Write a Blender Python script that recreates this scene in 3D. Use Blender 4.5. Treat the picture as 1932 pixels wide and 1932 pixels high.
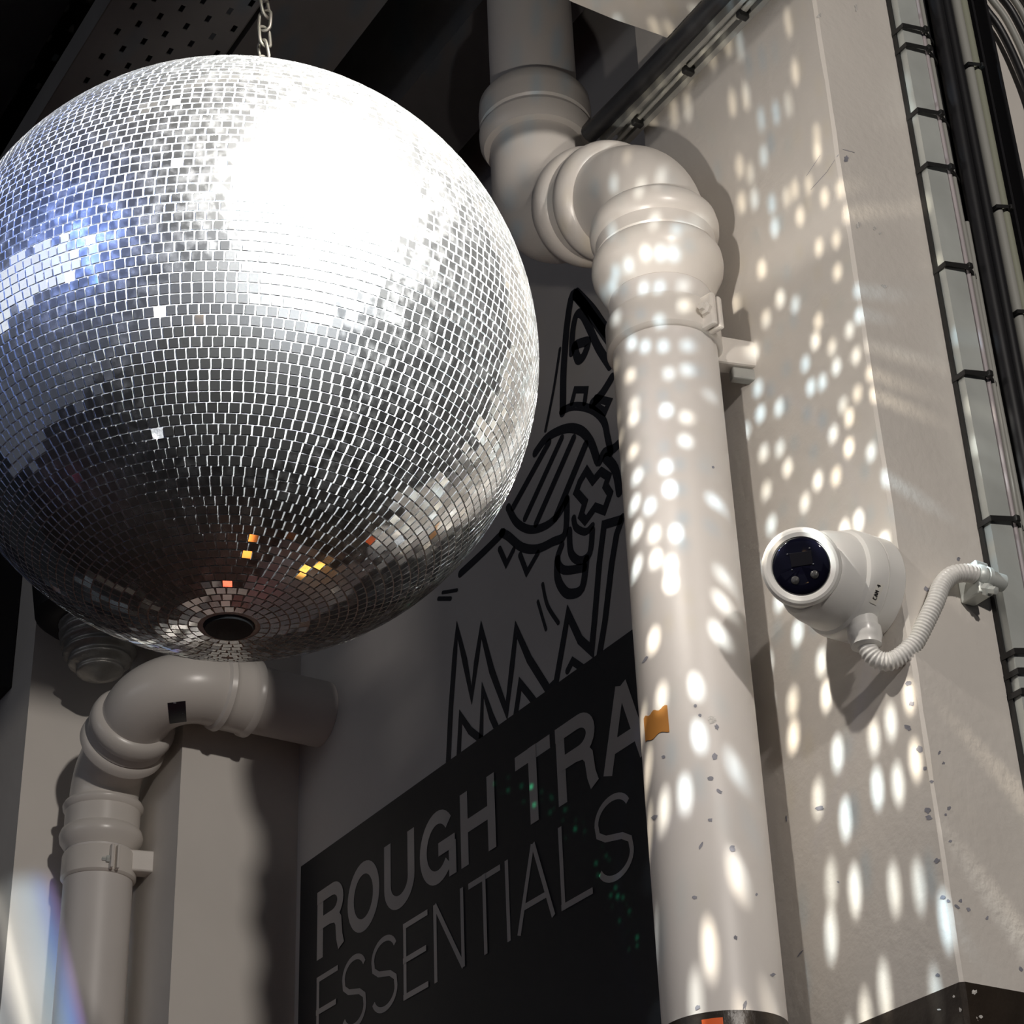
import bpy, bmesh, math, random
import numpy as np
from mathutils import Vector, Matrix
random.seed(7); rng = np.random.default_rng(7)
for o in list(bpy.data.objects): bpy.data.objects.remove(o)
sc = bpy.context.scene
COL = sc.collection

# ------------------------------------------------------------------ frame
# world X = into the right-hand wall, Y = along that wall away from the viewer, Z = up (floor at 0)
EYE = 1.6
F = 3880.0
def unit(v): v = np.array(v, float); return v / np.linalg.norm(v)
Zc = unit((-269, 6556, -F))
Yc = np.array((-2836.0, -2414.0, -F)); Yc = unit(Yc - (Yc @ Zc) * Zc)
Xc = np.cross(Yc, Zc)
ROT = np.stack([Xc, Yc, Zc])
def pray(x, y): return ROT @ np.array(((x - 966) / F, -(y - 966) / F, -1.0))
def at(x, y, X=None, Y=None, Z=None):
    r = pray(x, y)
    if X is not None: k = X / r[0]
    elif Y is not None: k = Y / r[1]
    else: k = (Z - EYE) / r[2]
    return Vector((r[0] * k, r[1] * k, r[2] * k + EYE))

# ------------------------------------------------------------------ camera
cam = bpy.data.cameras.new('camera'); cam_o = bpy.data.objects.new('camera', cam); COL.objects.link(cam_o)
cam.sensor_width = 36; cam.lens = F / 1932 * 36; cam.clip_start = 0.02; cam.clip_end = 60
cam_o.matrix_world = Matrix.Translation((0, 0, EYE)) @ Matrix(ROT.tolist()).to_4x4()
sc.camera = cam_o

# ------------------------------------------------------------------ world, lights, exposure
sc.view_settings.view_transform = 'Standard'; sc.view_settings.look = 'None'
sc.view_settings.exposure = -0.08; sc.view_settings.gamma = 1; sc.view_settings.use_curve_mapping = False
sc.cycles.caustics_reflective = False; sc.cycles.caustics_refractive = False
world = bpy.data.worlds.new('dim_room'); sc.world = world; world.use_nodes = True
world.node_tree.nodes['Background'].inputs[0].default_value = (0.75, 0.80, 1.0, 1)
world.node_tree.nodes['Background'].inputs[1].default_value = 0.075

BALL = Vector((0.632, 1.414, 1.0745 + EYE)); BR = 0.2715
KEYDIR = Vector((0.02, -0.887, 0.45)).normalized()
def look(o, d): o.rotation_euler = Vector(d).to_track_quat('-Z', 'Y').to_euler()
def lamp(name, typ, loc, energy, color=(1, 1, 1), **kw):
    l = bpy.data.lights.new(name, typ); l.energy = energy; l.color = color
    for k, v in kw.items(): setattr(l, k, v)
    o = bpy.data.objects.new(name, l); COL.objects.link(o); o.location = loc; return o
# stage spot behind and to the right of the viewer, aimed at the mirror ball and the wall beyond
KEYPOS = BALL + KEYDIR * 3.0
key = lamp('ball_spot', 'SPOT', KEYPOS, 8000, (1.0, 0.97, 0.93), shadow_soft_size=0.17, spot_size=math.radians(11.5), spot_blend=0.25)
look(key, BALL - KEYPOS)
# ceiling flood further back in the room: lights the faces turned to the viewer and throws the pipe shadows
WASH = Vector((0.0, -3.8, 2.15 + EYE))
wash = lamp('room_flood', 'SPOT', WASH, 520, (1.0, 0.93, 0.86), shadow_soft_size=0.10, spot_size=math.radians(60), spot_blend=0.6)
look(wash, Vector((0.9, 2.0, 1.0 + EYE)) - WASH)
low = lamp('ball_fill_low', 'SPOT', WASH + Vector((0.5, 0, -0.5)), 3400, (0.86, 0.93, 1.0), shadow_soft_size=0.08, spot_size=math.radians(6.0), spot_blend=0.3)  # added beam from near the flood, brightening the lower half of the ball
look(low, BALL - low.location)
bl = lamp('blue_flare_fill', 'SPOT', (-2.2, 0.7, 1.75 + EYE), 420, (0.22, 0.36, 1.0), shadow_soft_size=0.08, spot_size=math.radians(8.6), spot_blend=0.4)  # added blue light imitating a lens-flare tint on the ball's left limb
look(bl, BALL - bl.location)

# broad, weak fill panel added across the room to lift the dark mural
soft = lamp('far_fill_light', 'AREA', (-3.4, 2.2, 2.3 + EYE), 13, (0.93, 0.96, 1.0), shape='RECTANGLE', size=2.6, size_y=1.6)
look(soft, Vector((1.4, 2.2, 1.0 + EYE)) - soft.location)

# light thrown back by the mirror ball: one lamp at its lit flank, broken into facets by its own emission nodes
def gobo_nodes(l):
    l.use_nodes = True
    nt = l.node_tree; N = nt.nodes; L = nt.links
    em = N['Emission']
    tc = N.new('ShaderNodeTexCoord'); sp = N.new('ShaderNodeSeparateXYZ'); L.new(tc.outputs['Normal'], sp.inputs[0])
    def m(op, a, b=None, c=None):
        n = N.new('ShaderNodeMath'); n.operation = op
        for i, v in enumerate((a, b, c)):
            if v is None: continue
            if isinstance(v, (int, float)): n.inputs[i].default_value = v
            else: L.new(v, n.inputs[i])
        return n.outputs[0]
    az = m('ARCTAN2', sp.outputs[0], m('ABSOLUTE', sp.outputs[2]))
    el = m('ARCSINE', sp.outputs[1])
    cmb = N.new('ShaderNodeCombineXYZ'); L.new(m('MULTIPLY', az, 18.5), cmb.inputs[0]); L.new(m('MULTIPLY', el, 11.5), cmb.inputs[1])
    vo = N.new('ShaderNodeTexVoronoi'); vo.voronoi_dimensions = '2D'; vo.inputs['Scale'].default_value = 1.0
    vo.inputs['Randomness'].default_value = 0.72; L.new(cmb.outputs[0], vo.inputs['Vector'])
    mr = N.new('ShaderNodeMapRange'); mr.interpolation_type = 'SMOOTHSTEP'
    mr.inputs[1].default_value = 0.30; mr.inputs[2].default_value = 0.20; mr.inputs[3].default_value = 0; mr.inputs[4].default_value = 1
    L.new(vo.outputs['Distance'], mr.inputs[0])
    sep = N.new('ShaderNodeSeparateColor'); L.new(vo.outputs['Color'], sep.inputs[0])
    keep = m('GREATER_THAN', sep.outputs[0], 0.42)
    gain = m('MULTIPLY_ADD', sep.outputs[1], 0.6, 0.55)
    dots = m('MULTIPLY', m('MULTIPLY', mr.outputs[0], keep), gain)
    no = N.new('ShaderNodeTexNoise'); no.noise_dimensions = '2D'; no.inputs['Scale'].default_value = 0.22; no.inputs['Detail'].default_value = 1
    L.new(cmb.outputs[0], no.inputs['Vector'])
    cr = N.new('ShaderNodeValToRGB'); cr.color_ramp.elements[0].position = 0.40; cr.color_ramp.elements[0].color = (1.0, 0.91, 0.76, 1)
    cr.color_ramp.elements[1].position = 0.62; cr.color_ramp.elements[1].color = (0.66, 0.86, 1.0, 1)
    L.new(no.outputs['Fac'], cr.inputs[0])
    cmx = N.new('ShaderNodeMix'); cmx.data_type = 'RGBA'; cmx.inputs[6].default_value = (1.0, 0.94, 0.88, 1); L.new(mr.outputs[0], cmx.inputs[0]); L.new(cr.outputs[0], cmx.inputs[7])
    L.new(cmx.outputs[2], em.inputs['Color'])
    lim = N.new('ShaderNodeMapRange'); lim.interpolation_type = 'SMOOTHSTEP'
    lim.inputs[1].default_value = math.radians(-36); lim.inputs[2].default_value = math.radians(-27); L.new(az, lim.inputs[0])
    up_ = N.new('ShaderNodeMapRange'); up_.interpolation_type = 'SMOOTHSTEP'; up_.inputs[1].default_value = 0.42; up_.inputs[2].default_value = 0.60; L.new(el, up_.inputs[0])
    base_ = m('MULTIPLY', m('MAXIMUM', lim.outputs[0], m('MULTIPLY', up_.outputs[0], 2.1)), GOBO_BASE)
    dn = N.new('ShaderNodeMapRange'); dn.inputs[1].default_value = 0.05; dn.inputs[2].default_value = -1.05; dn.inputs[3].default_value = 1.0; dn.inputs[4].default_value = 4.6; L.new(el, dn.inputs[0])
    db = N.new('ShaderNodeMapRange'); db.inputs[1].default_value = 0.05; db.inputs[2].default_value = -1.05; db.inputs[3].default_value = 1.0; db.inputs[4].default_value = 3.0; L.new(el, db.inputs[0])
    L.new(m('MULTIPLY_ADD', m('MULTIPLY', m('MULTIPLY', dots, dn.outputs[0]), lim.outputs[0]), GOBO_DOT, m('MULTIPLY', base_, db.outputs[0])), em.inputs['Strength'])
GOBO_DOT, GOBO_BASE = 4.4, 0.74
ball_light = lamp('mirror_ball_reflections', 'SPOT', (0.80, 1.145, 1.12 + EYE), 3.4, (1.0, 0.98, 0.95), shadow_soft_size=0.006, spot_size=math.radians(172), spot_blend=0.12)
look(ball_light, (0.93, 0.30, -0.12)); gobo_nodes(ball_light.data)

# a prism-coloured streak of ball light on the left pillar and a green speckle on the mural
def beam_nodes(l, kind):
    l.use_nodes = True; nt = l.node_tree; N = nt.nodes; L = nt.links; em = N['Emission']
    tc = N.new('ShaderNodeTexCoord'); sp = N.new('ShaderNodeSeparateXYZ'); L.new(tc.outputs['Normal'], sp.inputs[0])
    def m(op, a, b=None):
        n = N.new('ShaderNodeMath'); n.operation = op
        for i, v in enumerate((a, b)):
            if v is None: continue
            if isinstance(v, (int, float)): n.inputs[i].default_value = v
            else: L.new(v, n.inputs[i])
        return n.outputs[0]
    az_ = m('ABSOLUTE', sp.outputs[2]); x = m('DIVIDE', sp.outputs[0], az_); y = m('DIVIDE', sp.outputs[1], az_)
    if kind == 'prism':
        a = math.radians(17)
        b = m('ADD', m('MULTIPLY', x, math.cos(a)), m('MULTIPLY', y, math.sin(a)))
        mp = N.new('ShaderNodeMapRange'); mp.inputs[1].default_value = -0.036; mp.inputs[2].default_value = 0.052; L.new(b, mp.inputs[0])
        cr = N.new('ShaderNodeValToRGB'); e = cr.color_ramp.elements; e[0].position = 0.0; e[0].color = (0, 0, 0, 1); e[1].position = 1.0; e[1].color = (0, 0, 0, 1)
        for p, c in ((0.10, (0.5, 0.5, 0.5)), (0.24, (1.6, 1.6, 1.5)), (0.34, (0.75, 0.80, 0.80)), (0.62, (0.55, 0.75, 0.95)), (0.78, (0.25, 0.45, 1.0)), (0.92, (0.25, 0.18, 0.45))):
            q = e.new(p); q.color = (*[min(1, v / 1.6) for v in c], 1)
        L.new(mp.outputs[0], cr.inputs[0]); L.new(cr.outputs[0], em.inputs['Color']); em.inputs['Strength'].default_value = 1
    else:
        a = math.radians(-52)
        u = m('ADD', m('MULTIPLY', x, math.cos(a)), m('MULTIPLY', y, math.sin(a))); v = m('SUBTRACT', m('MULTIPLY', y, math.cos(a)), m('MULTIPLY', x, math.sin(a)))
        dv = m('ABSOLUTE', m('ADD', v, m('MULTIPLY', m('MULTIPLY', u, u), 1.3)))
        mp = N.new('ShaderNodeMapRange'); mp.inputs[1].default_value = 0.016; mp.inputs[2].default_value = 0.002; L.new(dv, mp.inputs[0])
        cb_ = N.new('ShaderNodeCombineXYZ'); L.new(u, cb_.inputs[0]); L.new(v, cb_.inputs[1])
        vo = N.new('ShaderNodeTexVoronoi'); vo.inputs['Scale'].default_value = 75; L.new(cb_.outputs[0], vo.inputs['Vector'])
        mq = N.new('ShaderNodeMapRange'); mq.inputs[1].default_value = 0.42; mq.inputs[2].default_value = 0.05; mq.inputs[3].default_value = 0.02; L.new(vo.outputs['Distance'], mq.inputs[0])
        L.new(m('MULTIPLY', mp.outputs[0], m('POWER', mq.outputs[0], 2.0)), em.inputs['Strength']); em.inputs['Color'].default_value = (0.05, 1.0, 0.45, 1)
tgt = at(62, 1860, Y=3.1)
pb = lamp('prism_glint', 'SPOT', (0.55, 1.80, 0.85 + EYE), 95, (1, 1, 1), shadow_soft_size=0.004, spot_size=math.radians(16), spot_blend=0.5)
look(pb, tgt - pb.location); beam_nodes(pb.data, 'prism')
tgt = at(1105, 1590, X=1.41)
gb = lamp('green_laser', 'SPOT', (0.45, 1.35, 0.75 + EYE), 130, (1, 1, 1), shadow_soft_size=0.002, spot_size=math.radians(20), spot_blend=0.3)
look(gb, tgt - gb.location); beam_nodes(gb.data, 'laser')
g2_ = lamp('green_laser', 'SPOT', (0.45, 1.05, 1.1 + EYE), 2.2, (0.03, 1.0, 0.5), shadow_soft_size=0.002, spot_size=math.radians(1.5), spot_blend=0.6)
look(g2_, at(1411, 1781, X=1.06) - g2_.location)
# small coloured lights, added unseen just to make glints in the mirror tiles
for nm, loc, e_, c_ in (('amber_glint', (1.28, 1.66, 1.5), 0.3, (1.0, 0.45, 0.08)), ('red_glint', (1.0, 2.5, 0.7), 0.5, (1.0, 0.08, 0.03)), ('orange_glint', (0.9, 1.7, 0.5), 0.4, (1.0, 0.25, 0.04)),
                        ('pink_glint', (-1.4, 2.6, 0.8), 0.5, (1.0, 0.1, 0.3)), ('blue_glint', (-2.2, 0.4, 2.6), 0.8, (0.1, 0.3, 1.0)), ('warm_glint', (-1.8, -1.5, 1.4), 0.8, (1.0, 0.6, 0.25))):
    lamp(nm, 'POINT', loc, e_, c_, shadow_soft_size=0.05)

# ------------------------------------------------------------------ materials
MATS = {}
def mat(name, color, rough=0.5, metal=0.0, bump=0.0, bscale=60, var=0.0, vscale=8, coat=0.0, chips=None):
    m = bpy.data.materials.new(name); m.use_nodes = True; MATS[name] = m
    nt = m.node_tree; N = nt.nodes; L = nt.links; b = N['Principled BSDF']
    b.inputs['Base Color'].default_value = (*color, 1); b.inputs['Roughness'].default_value = rough
    b.inputs['Metallic'].default_value = metal; b.inputs['Coat Weight'].default_value = coat
    tc = N.new('ShaderNodeTexCoord')
    src = None
    if var > 0:
        n = N.new('ShaderNodeTexNoise'); n.inputs['Scale'].default_value = vscale; n.inputs['Detail'].default_value = 5
        L.new(tc.outputs['Object'], n.inputs['Vector'])
        r = N.new('ShaderNodeValToRGB'); r.color_ramp.elements[0].position = 0.3; r.color_ramp.elements[1].position = 0.7
        r.color_ramp.elements[0].color = (*[c * (1 - var) for c in color], 1); r.color_ramp.elements[1].color = (*[min(1, c * (1 + var * 0.6)) for c in color], 1)
        L.new(n.outputs['Fac'], r.inputs[0]); src = r.outputs[0]
    if chips:
        v = N.new('ShaderNodeTexVoronoi'); v.inputs['Scale'].default_value = chips[0]; v.inputs['Randomness'].default_value = 1
        n2 = N.new('ShaderNodeTexNoise'); n2.inputs['Scale'].default_value = chips[0] * 3; n2.inputs['Detail'].default_value = 3
        mx = N.new('ShaderNodeMix'); mx.data_type = 'VECTOR'; mx.inputs[0].default_value = 0.02
        L.new(tc.outputs['Object'], n2.inputs['Vector']); L.new(tc.outputs['Object'], mx.inputs[4]); L.new(n2.outputs['Color'], mx.inputs[5])
        L.new(mx.outputs[1], v.inputs['Vector'])
        lt = N.new('ShaderNodeMath'); lt.operation = 'LESS_THAN'; lt.inputs[1].default_value = chips[1]; L.new(v.outputs['Distance'], lt.inputs[0])
        sc_ = N.new('ShaderNodeSeparateColor'); L.new(v.outputs['Color'], sc_.inputs[0])
        g = N.new('ShaderNodeMath'); g.operation = 'GREATER_THAN'; g.inputs[1].default_value = chips[2]; L.new(sc_.outputs[0], g.inputs[0])
        mu = N.new('ShaderNodeMath'); mu.operation = 'MULTIPLY'; L.new(lt.outputs[0], mu.inputs[0]); L.new(g.outputs[0], mu.inputs[1])
        mc = N.new('ShaderNodeMix'); mc.data_type = 'RGBA'; L.new(mu.outputs[0], mc.inputs[0])
        if src: L.new(src, mc.inputs[6])
        else: mc.inputs[6].default_value = (*color, 1)
        mc.inputs[7].default_value = (*chips[3], 1); src = mc.outputs[2]
    if src: L.new(src, b.inputs['Base Color'])
    if bump > 0:
        n = N.new('ShaderNodeTexNoise'); n.inputs['Scale'].default_value = bscale; n.inputs['Detail'].default_value = 6
        L.new(tc.outputs['Object'], n.inputs['Vector'])
        bp = N.new('ShaderNodeBump'); bp.inputs['Strength'].default_value = bump; bp.inputs['Distance'].default_value = 0.004
        L.new(n.outputs['Fac'], bp.inputs['Height']); L.new(bp.outputs[0], b.inputs['Normal'])
    return m
WHITE = (0.70, 0.66, 0.61)
mat('wall_paint', WHITE, 0.55, bump=0.16, bscale=95, var=0.06, vscale=6)
mat('wall_paint_plain', WHITE, 0.6, bump=0.12, bscale=40, var=0.06, vscale=5)
mat('wall_paint_dark_side', (0.42, 0.40, 0.39), 0.7, bump=0.15, bscale=40, var=0.1, vscale=5)
mat('brown_paint', (0.030, 0.022, 0.016), 0.35, bump=0.35, bscale=60, var=0.3, vscale=20, chips=(40, 0.14, 0.86, (0.55, 0.5, 0.45)))
mat('ceiling_dark', (0.10, 0.095, 0.095), 0.8, bump=0.2, bscale=20, var=0.25, vscale=3)
mat('tray_grey', (0.27, 0.265, 0.26), 0.7, var=0.15, vscale=6)
mat('ceiling_black', (0.018, 0.018, 0.02), 0.8)
mat('joist_grey', (0.20, 0.19, 0.185), 0.8, bump=0.2, bscale=25, var=0.2, vscale=4)
mat('pipe_white', (0.66, 0.625, 0.595), 0.42, bump=0.05, bscale=25, var=0.05, vscale=7)
mat('pipe_fitting', (0.67, 0.63, 0.585), 0.30, bump=0.06, bscale=30, var=0.05, vscale=9)
mat('cctv_white', (0.78, 0.77, 0.74), 0.28)
mat('cctv_glass', (0.004, 0.004, 0.010), 0.06)
mat('led_lens', (0.10, 0.10, 0.10), 0.12, metal=0.3)
mat('lens_dark', (0.010, 0.010, 0.014), 0.25)
mat('steel_dot', (0.85, 0.85, 0.85), 0.15, metal=1)
mat('chip_grey', (0.27, 0.27, 0.31), 0.7, var=0.3, vscale=90)
mat('chip_pale', (0.62, 0.60, 0.57), 0.5, bump=0.8, bscale=200)
mat('print_black', (0.02, 0.02, 0.02), 0.6)
mat('label_cream', (0.78, 0.76, 0.70), 0.5)
mat('galvanised', (0.62, 0.65, 0.62), 0.42, metal=0.25, var=0.15, vscale=14)
mat('galvanised_dull', (0.36, 0.36, 0.34), 0.5, metal=0.35, var=0.2, vscale=12)
mat('black_cable', (0.012, 0.012, 0.014), 0.42)
mat('grey_cable', (0.36, 0.36, 0.33), 0.45)
mat('mauve_cable', (0.42, 0.38, 0.39), 0.45)
mat('green_cable', (0.30, 0.31, 0.24), 0.45)
mat('tie_black', (0.01, 0.01, 0.01), 0.5)
mat('mural_black', (0.016, 0.017, 0.024), 0.6, var=0.15, vscale=9)
mat('panel_black', (0.022, 0.022, 0.025), 0.55, var=0.12, vscale=6)
mat('letter_grey', (0.50, 0.47, 0.45), 0.6, var=0.06, vscale=12)
mat('mural_wall', (0.55, 0.52, 0.50), 0.7, bump=0.1, bscale=30, var=0.08, vscale=4)
mat('orange_print', (0.46, 0.20, 0.045), 0.5, var=0.1, vscale=30)
mat('red_orange', (0.75, 0.12, 0.02), 0.5)
mat('sticker_black', (0.008, 0.008, 0.014), 0.35, chips=(55, 0.30, 0.55, (0.25, 0.25, 0.28)))
mat('chain_steel', (0.32, 0.30, 0.26), 0.45, metal=0.7)
mat('black_plastic', (0.010, 0.010, 0.012), 0.5)
mat('duct_grey', (0.35, 0.36, 0.36), 0.45, metal=0.3, var=0.1)
mat('navy_wall', (0.02, 0.026, 0.034), 0.8)
mat('floor_boards', (0.05, 0.04, 0.034), 0.5, var=0.3, vscale=3)
mat('room_dark', (0.06, 0.055, 0.055), 0.8, var=0.3, vscale=1.5)
mat('rope', (0.45, 0.40, 0.36), 0.8)
mat('grout', (0.86, 0.85, 0.82), 0.7, bump=0.3, bscale=250)
mat('ball_hole', (0.01, 0.01, 0.01), 0.7)
m = mat('foil', (0.34, 0.33, 0.31), 0.4, metal=0.6, bump=0.9, bscale=45)
# mirror tiles: sharp silvering plus a scuffed rough share
m = bpy.data.materials.new('mirror_tile'); m.use_nodes = True; MATS['mirror_tile'] = m
nt = m.node_tree; N = nt.nodes; L = nt.links; N.remove(N['Principled BSDF'])
g1 = N.new('ShaderNodeBsdfGlossy'); g1.inputs['Color'].default_value = (0.86, 0.88, 0.88, 1); g1.inputs['Roughness'].default_value = 0.04
g2 = N.new('ShaderNodeBsdfGlossy'); g2.inputs['Color'].default_value = (0.80, 0.81, 0.80, 1); g2.inputs['Roughness'].default_value = 0.40
tcn = N.new('ShaderNodeTexCoord'); ns = N.new('ShaderNodeTexNoise'); ns.inputs['Scale'].default_value = 90; ns.inputs['Detail'].default_value = 6
L.new(tcn.outputs['Object'], ns.inputs['Vector'])
mrr = N.new('ShaderNodeMapRange'); mrr.inputs[1].default_value = 0.45; mrr.inputs[2].default_value = 0.75; mrr.inputs[3].default_value = 0.09; mrr.inputs[4].default_value = 0.40
L.new(ns.outputs['Fac'], mrr.inputs[0])
lw = N.new('ShaderNodeLayerWeight'); lw.inputs[0].default_value = 0.5     # dust shows more at grazing angles
pw = N.new('ShaderNodeMath'); pw.operation = 'POWER'; pw.inputs[1].default_value = 3.0; L.new(lw.outputs['Facing'], pw.inputs[0])
ad = N.new('ShaderNodeMath'); ad.operation = 'MULTIPLY_ADD'; ad.inputs[1].default_value = 0.4; L.new(pw.outputs[0], ad.inputs[0]); L.new(mrr.outputs[0], ad.inputs[2])
mxs = N.new('ShaderNodeMixShader'); L.new(ad.outputs[0], mxs.inputs[0]); L.new(g1.outputs[0], mxs.inputs[1]); L.new(g2.outputs[0], mxs.inputs[2])
L.new(mxs.outputs[0], N['Material Output'].inputs[0])

# ------------------------------------------------------------------ object helpers
def tag(o, label, cat, group=None, kind=None):
    if label: o['label'] = label
    if cat: o['category'] = cat
    if group: o['group'] = group
    if kind: o['kind'] = kind
    return o
def thing(name, label, cat, loc=(0, 0, 0), group=None):
    o = bpy.data.objects.new(name, None); COL.objects.link(o); o.location = loc; o.empty_display_size = 0.05
    return tag(o, label, cat, group)
def mesh_obj(name, verts, faces, material, parent=None, smooth=False, label=None, mats=None, fmat=None):
    me = bpy.data.meshes.new(name); me.from_pydata([tuple(v) for v in verts], [], faces); me.update()
    for mm in (mats or [material]): me.materials.append(MATS[mm])
    if fmat is not None: me.polygons.foreach_set('material_index', fmat)
    o = bpy.data.objects.new(name, me); COL.objects.link(o)
    if smooth:
        me.polygons.foreach_set('use_smooth', [True] * len(me.polygons))
    if parent is not None: parent_top(o, parent)
    if label: o['label'] = label
    return o
def parent_top(o, p):
    # meshes are written in world coordinates; cancel the whole translation of the parents
    t = Vector((0, 0, 0)); q = p
    while q is not None:
        t += q.location; q = q.parent
    o.parent = p; o.location = -t
def auto_smooth(o, ang=40):
    me = o.data
    bm = bmesh.new(); bm.from_mesh(me)
    bmesh.ops.recalc_face_normals(bm, faces=bm.faces)
    for f in bm.faces: f.smooth = True
    for e in bm.edges:
        if len(e.link_faces) == 2 and e.calc_face_angle(0) > math.radians(ang): e.smooth = False
    bm.to_mesh(me); bm.free(); return o
def box(name, lo, hi, material, parent=None, bevel=0.0, label=None):
    bm = bmesh.new(); bmesh.ops.create_cube(bm, size=1)
    for v in bm.verts: v.co = Vector([(lo[i] + hi[i]) / 2 + v.co[i] * (hi[i] - lo[i]) for i in range(3)])
    if bevel: bmesh.ops.bevel(bm, geom=list(bm.edges), offset=bevel, segments=2, affect='EDGES', profile=0.5)
    me = bpy.data.meshes.new(name); bm.to_mesh(me); bm.free(); me.materials.append(MATS[material])
    o = bpy.data.objects.new(name, me); COL.objects.link(o)
    if parent is not None: parent_top(o, parent)
    if label: o['label'] = label
    return o
def frames(pts):
    pts = [Vector(p) for p in pts]; n = len(pts); T = []
    for i in range(n):
        a = pts[max(0, i - 1)]; b = pts[min(n - 1, i + 1)]; T.append((b - a).normalized())
    up = Vector((0, 0, 1)) if abs(T[0].z) < 0.9 else Vector((1, 0, 0))
    u = T[0].cross(up).normalized(); out = []
    for i in range(n):
        if i: 
            q = T[i - 1].rotation_difference(T[i]); u = q @ u
        u = (u - T[i] * u.dot(T[i])).normalized(); out.append((pts[i], T[i], u, T[i].cross(u)))
    return out
def tube_data(pts, rad, seg=24, caps=True):
    fr = frames(pts); V = []; Fc = []
    for i, (p, t, u, w) in enumerate(fr):
        r = rad[i] if hasattr(rad, '__len__') else rad
        for k in range(seg):
            a = 2 * math.pi * k / seg; V.append(p + u * (r * math.cos(a)) + w * (r * math.sin(a)))
    for i in range(len(fr) - 1):
        for k in range(seg):
            k2 = (k + 1) % seg; Fc.append((i * seg + k, i * seg + k2, (i + 1) * seg + k2, (i + 1) * seg + k))
    if caps:
        Fc.append(tuple(reversed(range(seg)))); b = (len(fr) - 1) * seg; Fc.append(tuple(b + k for k in range(seg)))
    return V, Fc
def tube(name, pts, rad, material, parent=None, seg=24, ang=40, label=None):
    V, Fc = tube_data(pts, rad, seg); o = mesh_obj(name, V, Fc, material, parent, label=label); return auto_smooth(o, ang)
def lathe(name, base, axis, prof, material, parent=None, seg=48, ang=35, label=None, jitter=0):
    # prof: (distance along axis, radius)
    a = Vector(axis).normalized(); up = Vector((0, 0, 1)) if abs(a.z) < 0.9 else Vector((1, 0, 0))
    u = a.cross(up).normalized(); w = a.cross(u); base = Vector(base); V = []; Fc = []
    for d, r in prof:
        for k in range(seg):
            t = 2 * math.pi * k / seg; V.append(base + a * d + (u * math.cos(t) + w * math.sin(t)) * r)
    n = len(prof)
    for i in range(n - 1):
        for k in range(seg):
            k2 = (k + 1) % seg; Fc.append((i * seg + k, i * seg + k2, (i + 1) * seg + k2, (i + 1) * seg + k))
    Fc.append(tuple(reversed(range(seg)))); Fc.append(tuple((n - 1) * seg + k for k in range(seg)))
    o = mesh_obj(name, V, Fc, material, parent, label=label); return auto_smooth(o, ang)
def fillet(pts, radii, n=10):
    pts = [Vector(p) for p in pts]; out = [pts[0]]
    for i in range(1, len(pts) - 1):
        a = (pts[i - 1] - pts[i]).normalized(); b = (pts[i + 1] - pts[i]).normalized(); r = radii[i - 1]
        th = a.angle(b); d = r / math.tan(th / 2); d = min(d, 0.49 * (pts[i - 1] - pts[i]).length if i > 1 else d, d)
        p0 = pts[i] + a * d; p2 = pts[i] + b * d; c = pts[i] + (a + b).normalized() * (r / math.sin(th / 2))
        v0 = p0 - c; v2 = p2 - c; ang = v0.angle(v2); ax = v0.cross(v2).normalized()
        for k in range(n + 1): out.append(c + Matrix.Rotation(ang * k / n, 3, ax) @ v0)
    out.append(pts[-1]); return out
def catmull(pts, n=6, closed=False):
    P = [Vector(p) for p in pts]; out = []
    m_ = len(P); rng_ = range(m_ if closed else m_ - 1)
    for i in rng_:
        p0 = P[(i - 1) % m_] if closed or i > 0 else P[i]; p1 = P[i]; p2 = P[(i + 1) % m_]; p3 = P[(i + 2) % m_] if closed or i + 2 < m_ else P[(i + 1) % m_]
        for k in range(n):
            t = k / n
            out.append(0.5 * ((2 * p1) + (p2 - p0) * t + (2 * p0 - 5 * p1 + 4 * p2 - p3) * t * t + (3 * p1 - p0 - 3 * p2 + p3) * t ** 3))
    if not closed: out.append(P[-1])
    return out
def struct(o, label=None): o['kind'] = 'structure'; return o
def V3(s, t, h): return Vector((t, s, h + EYE))       # from (along wall, into wall, above eye)

# ------------------------------------------------------------------ the room
H0, HC = 0.0, 2.62 + EYE
XL, XM = 1.20, 1.41              # projecting faces, recessed painted wall
Y0, Y1, YB, YA = 1.197, 1.515, 2.85, 3.10
ZP = 0.515 + EYE                 # top of the brown band
def slab(name, lo, hi, m): return struct(box(name, lo, hi, m))
slab('floor', (-4.2, -4.2, -0.1), (2.8, 7.2, 0), 'floor_boards')
slab('ceiling', (-4.2, -4.2, HC), (2.8, 7.2, HC + 0.1), 'ceiling_dark')
slab('wall_far', (-4.2, 7.2, 0), (2.8, 7.3, HC), 'navy_wall')
slab('wall_outer', (2.7, -4.2, 0), (2.8, 1.19, HC), 'room_dark')
slab('wall_mural', (XM, Y1, 0), (XM + 0.12, YB + 0.02, HC), 'mural_wall')
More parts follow.
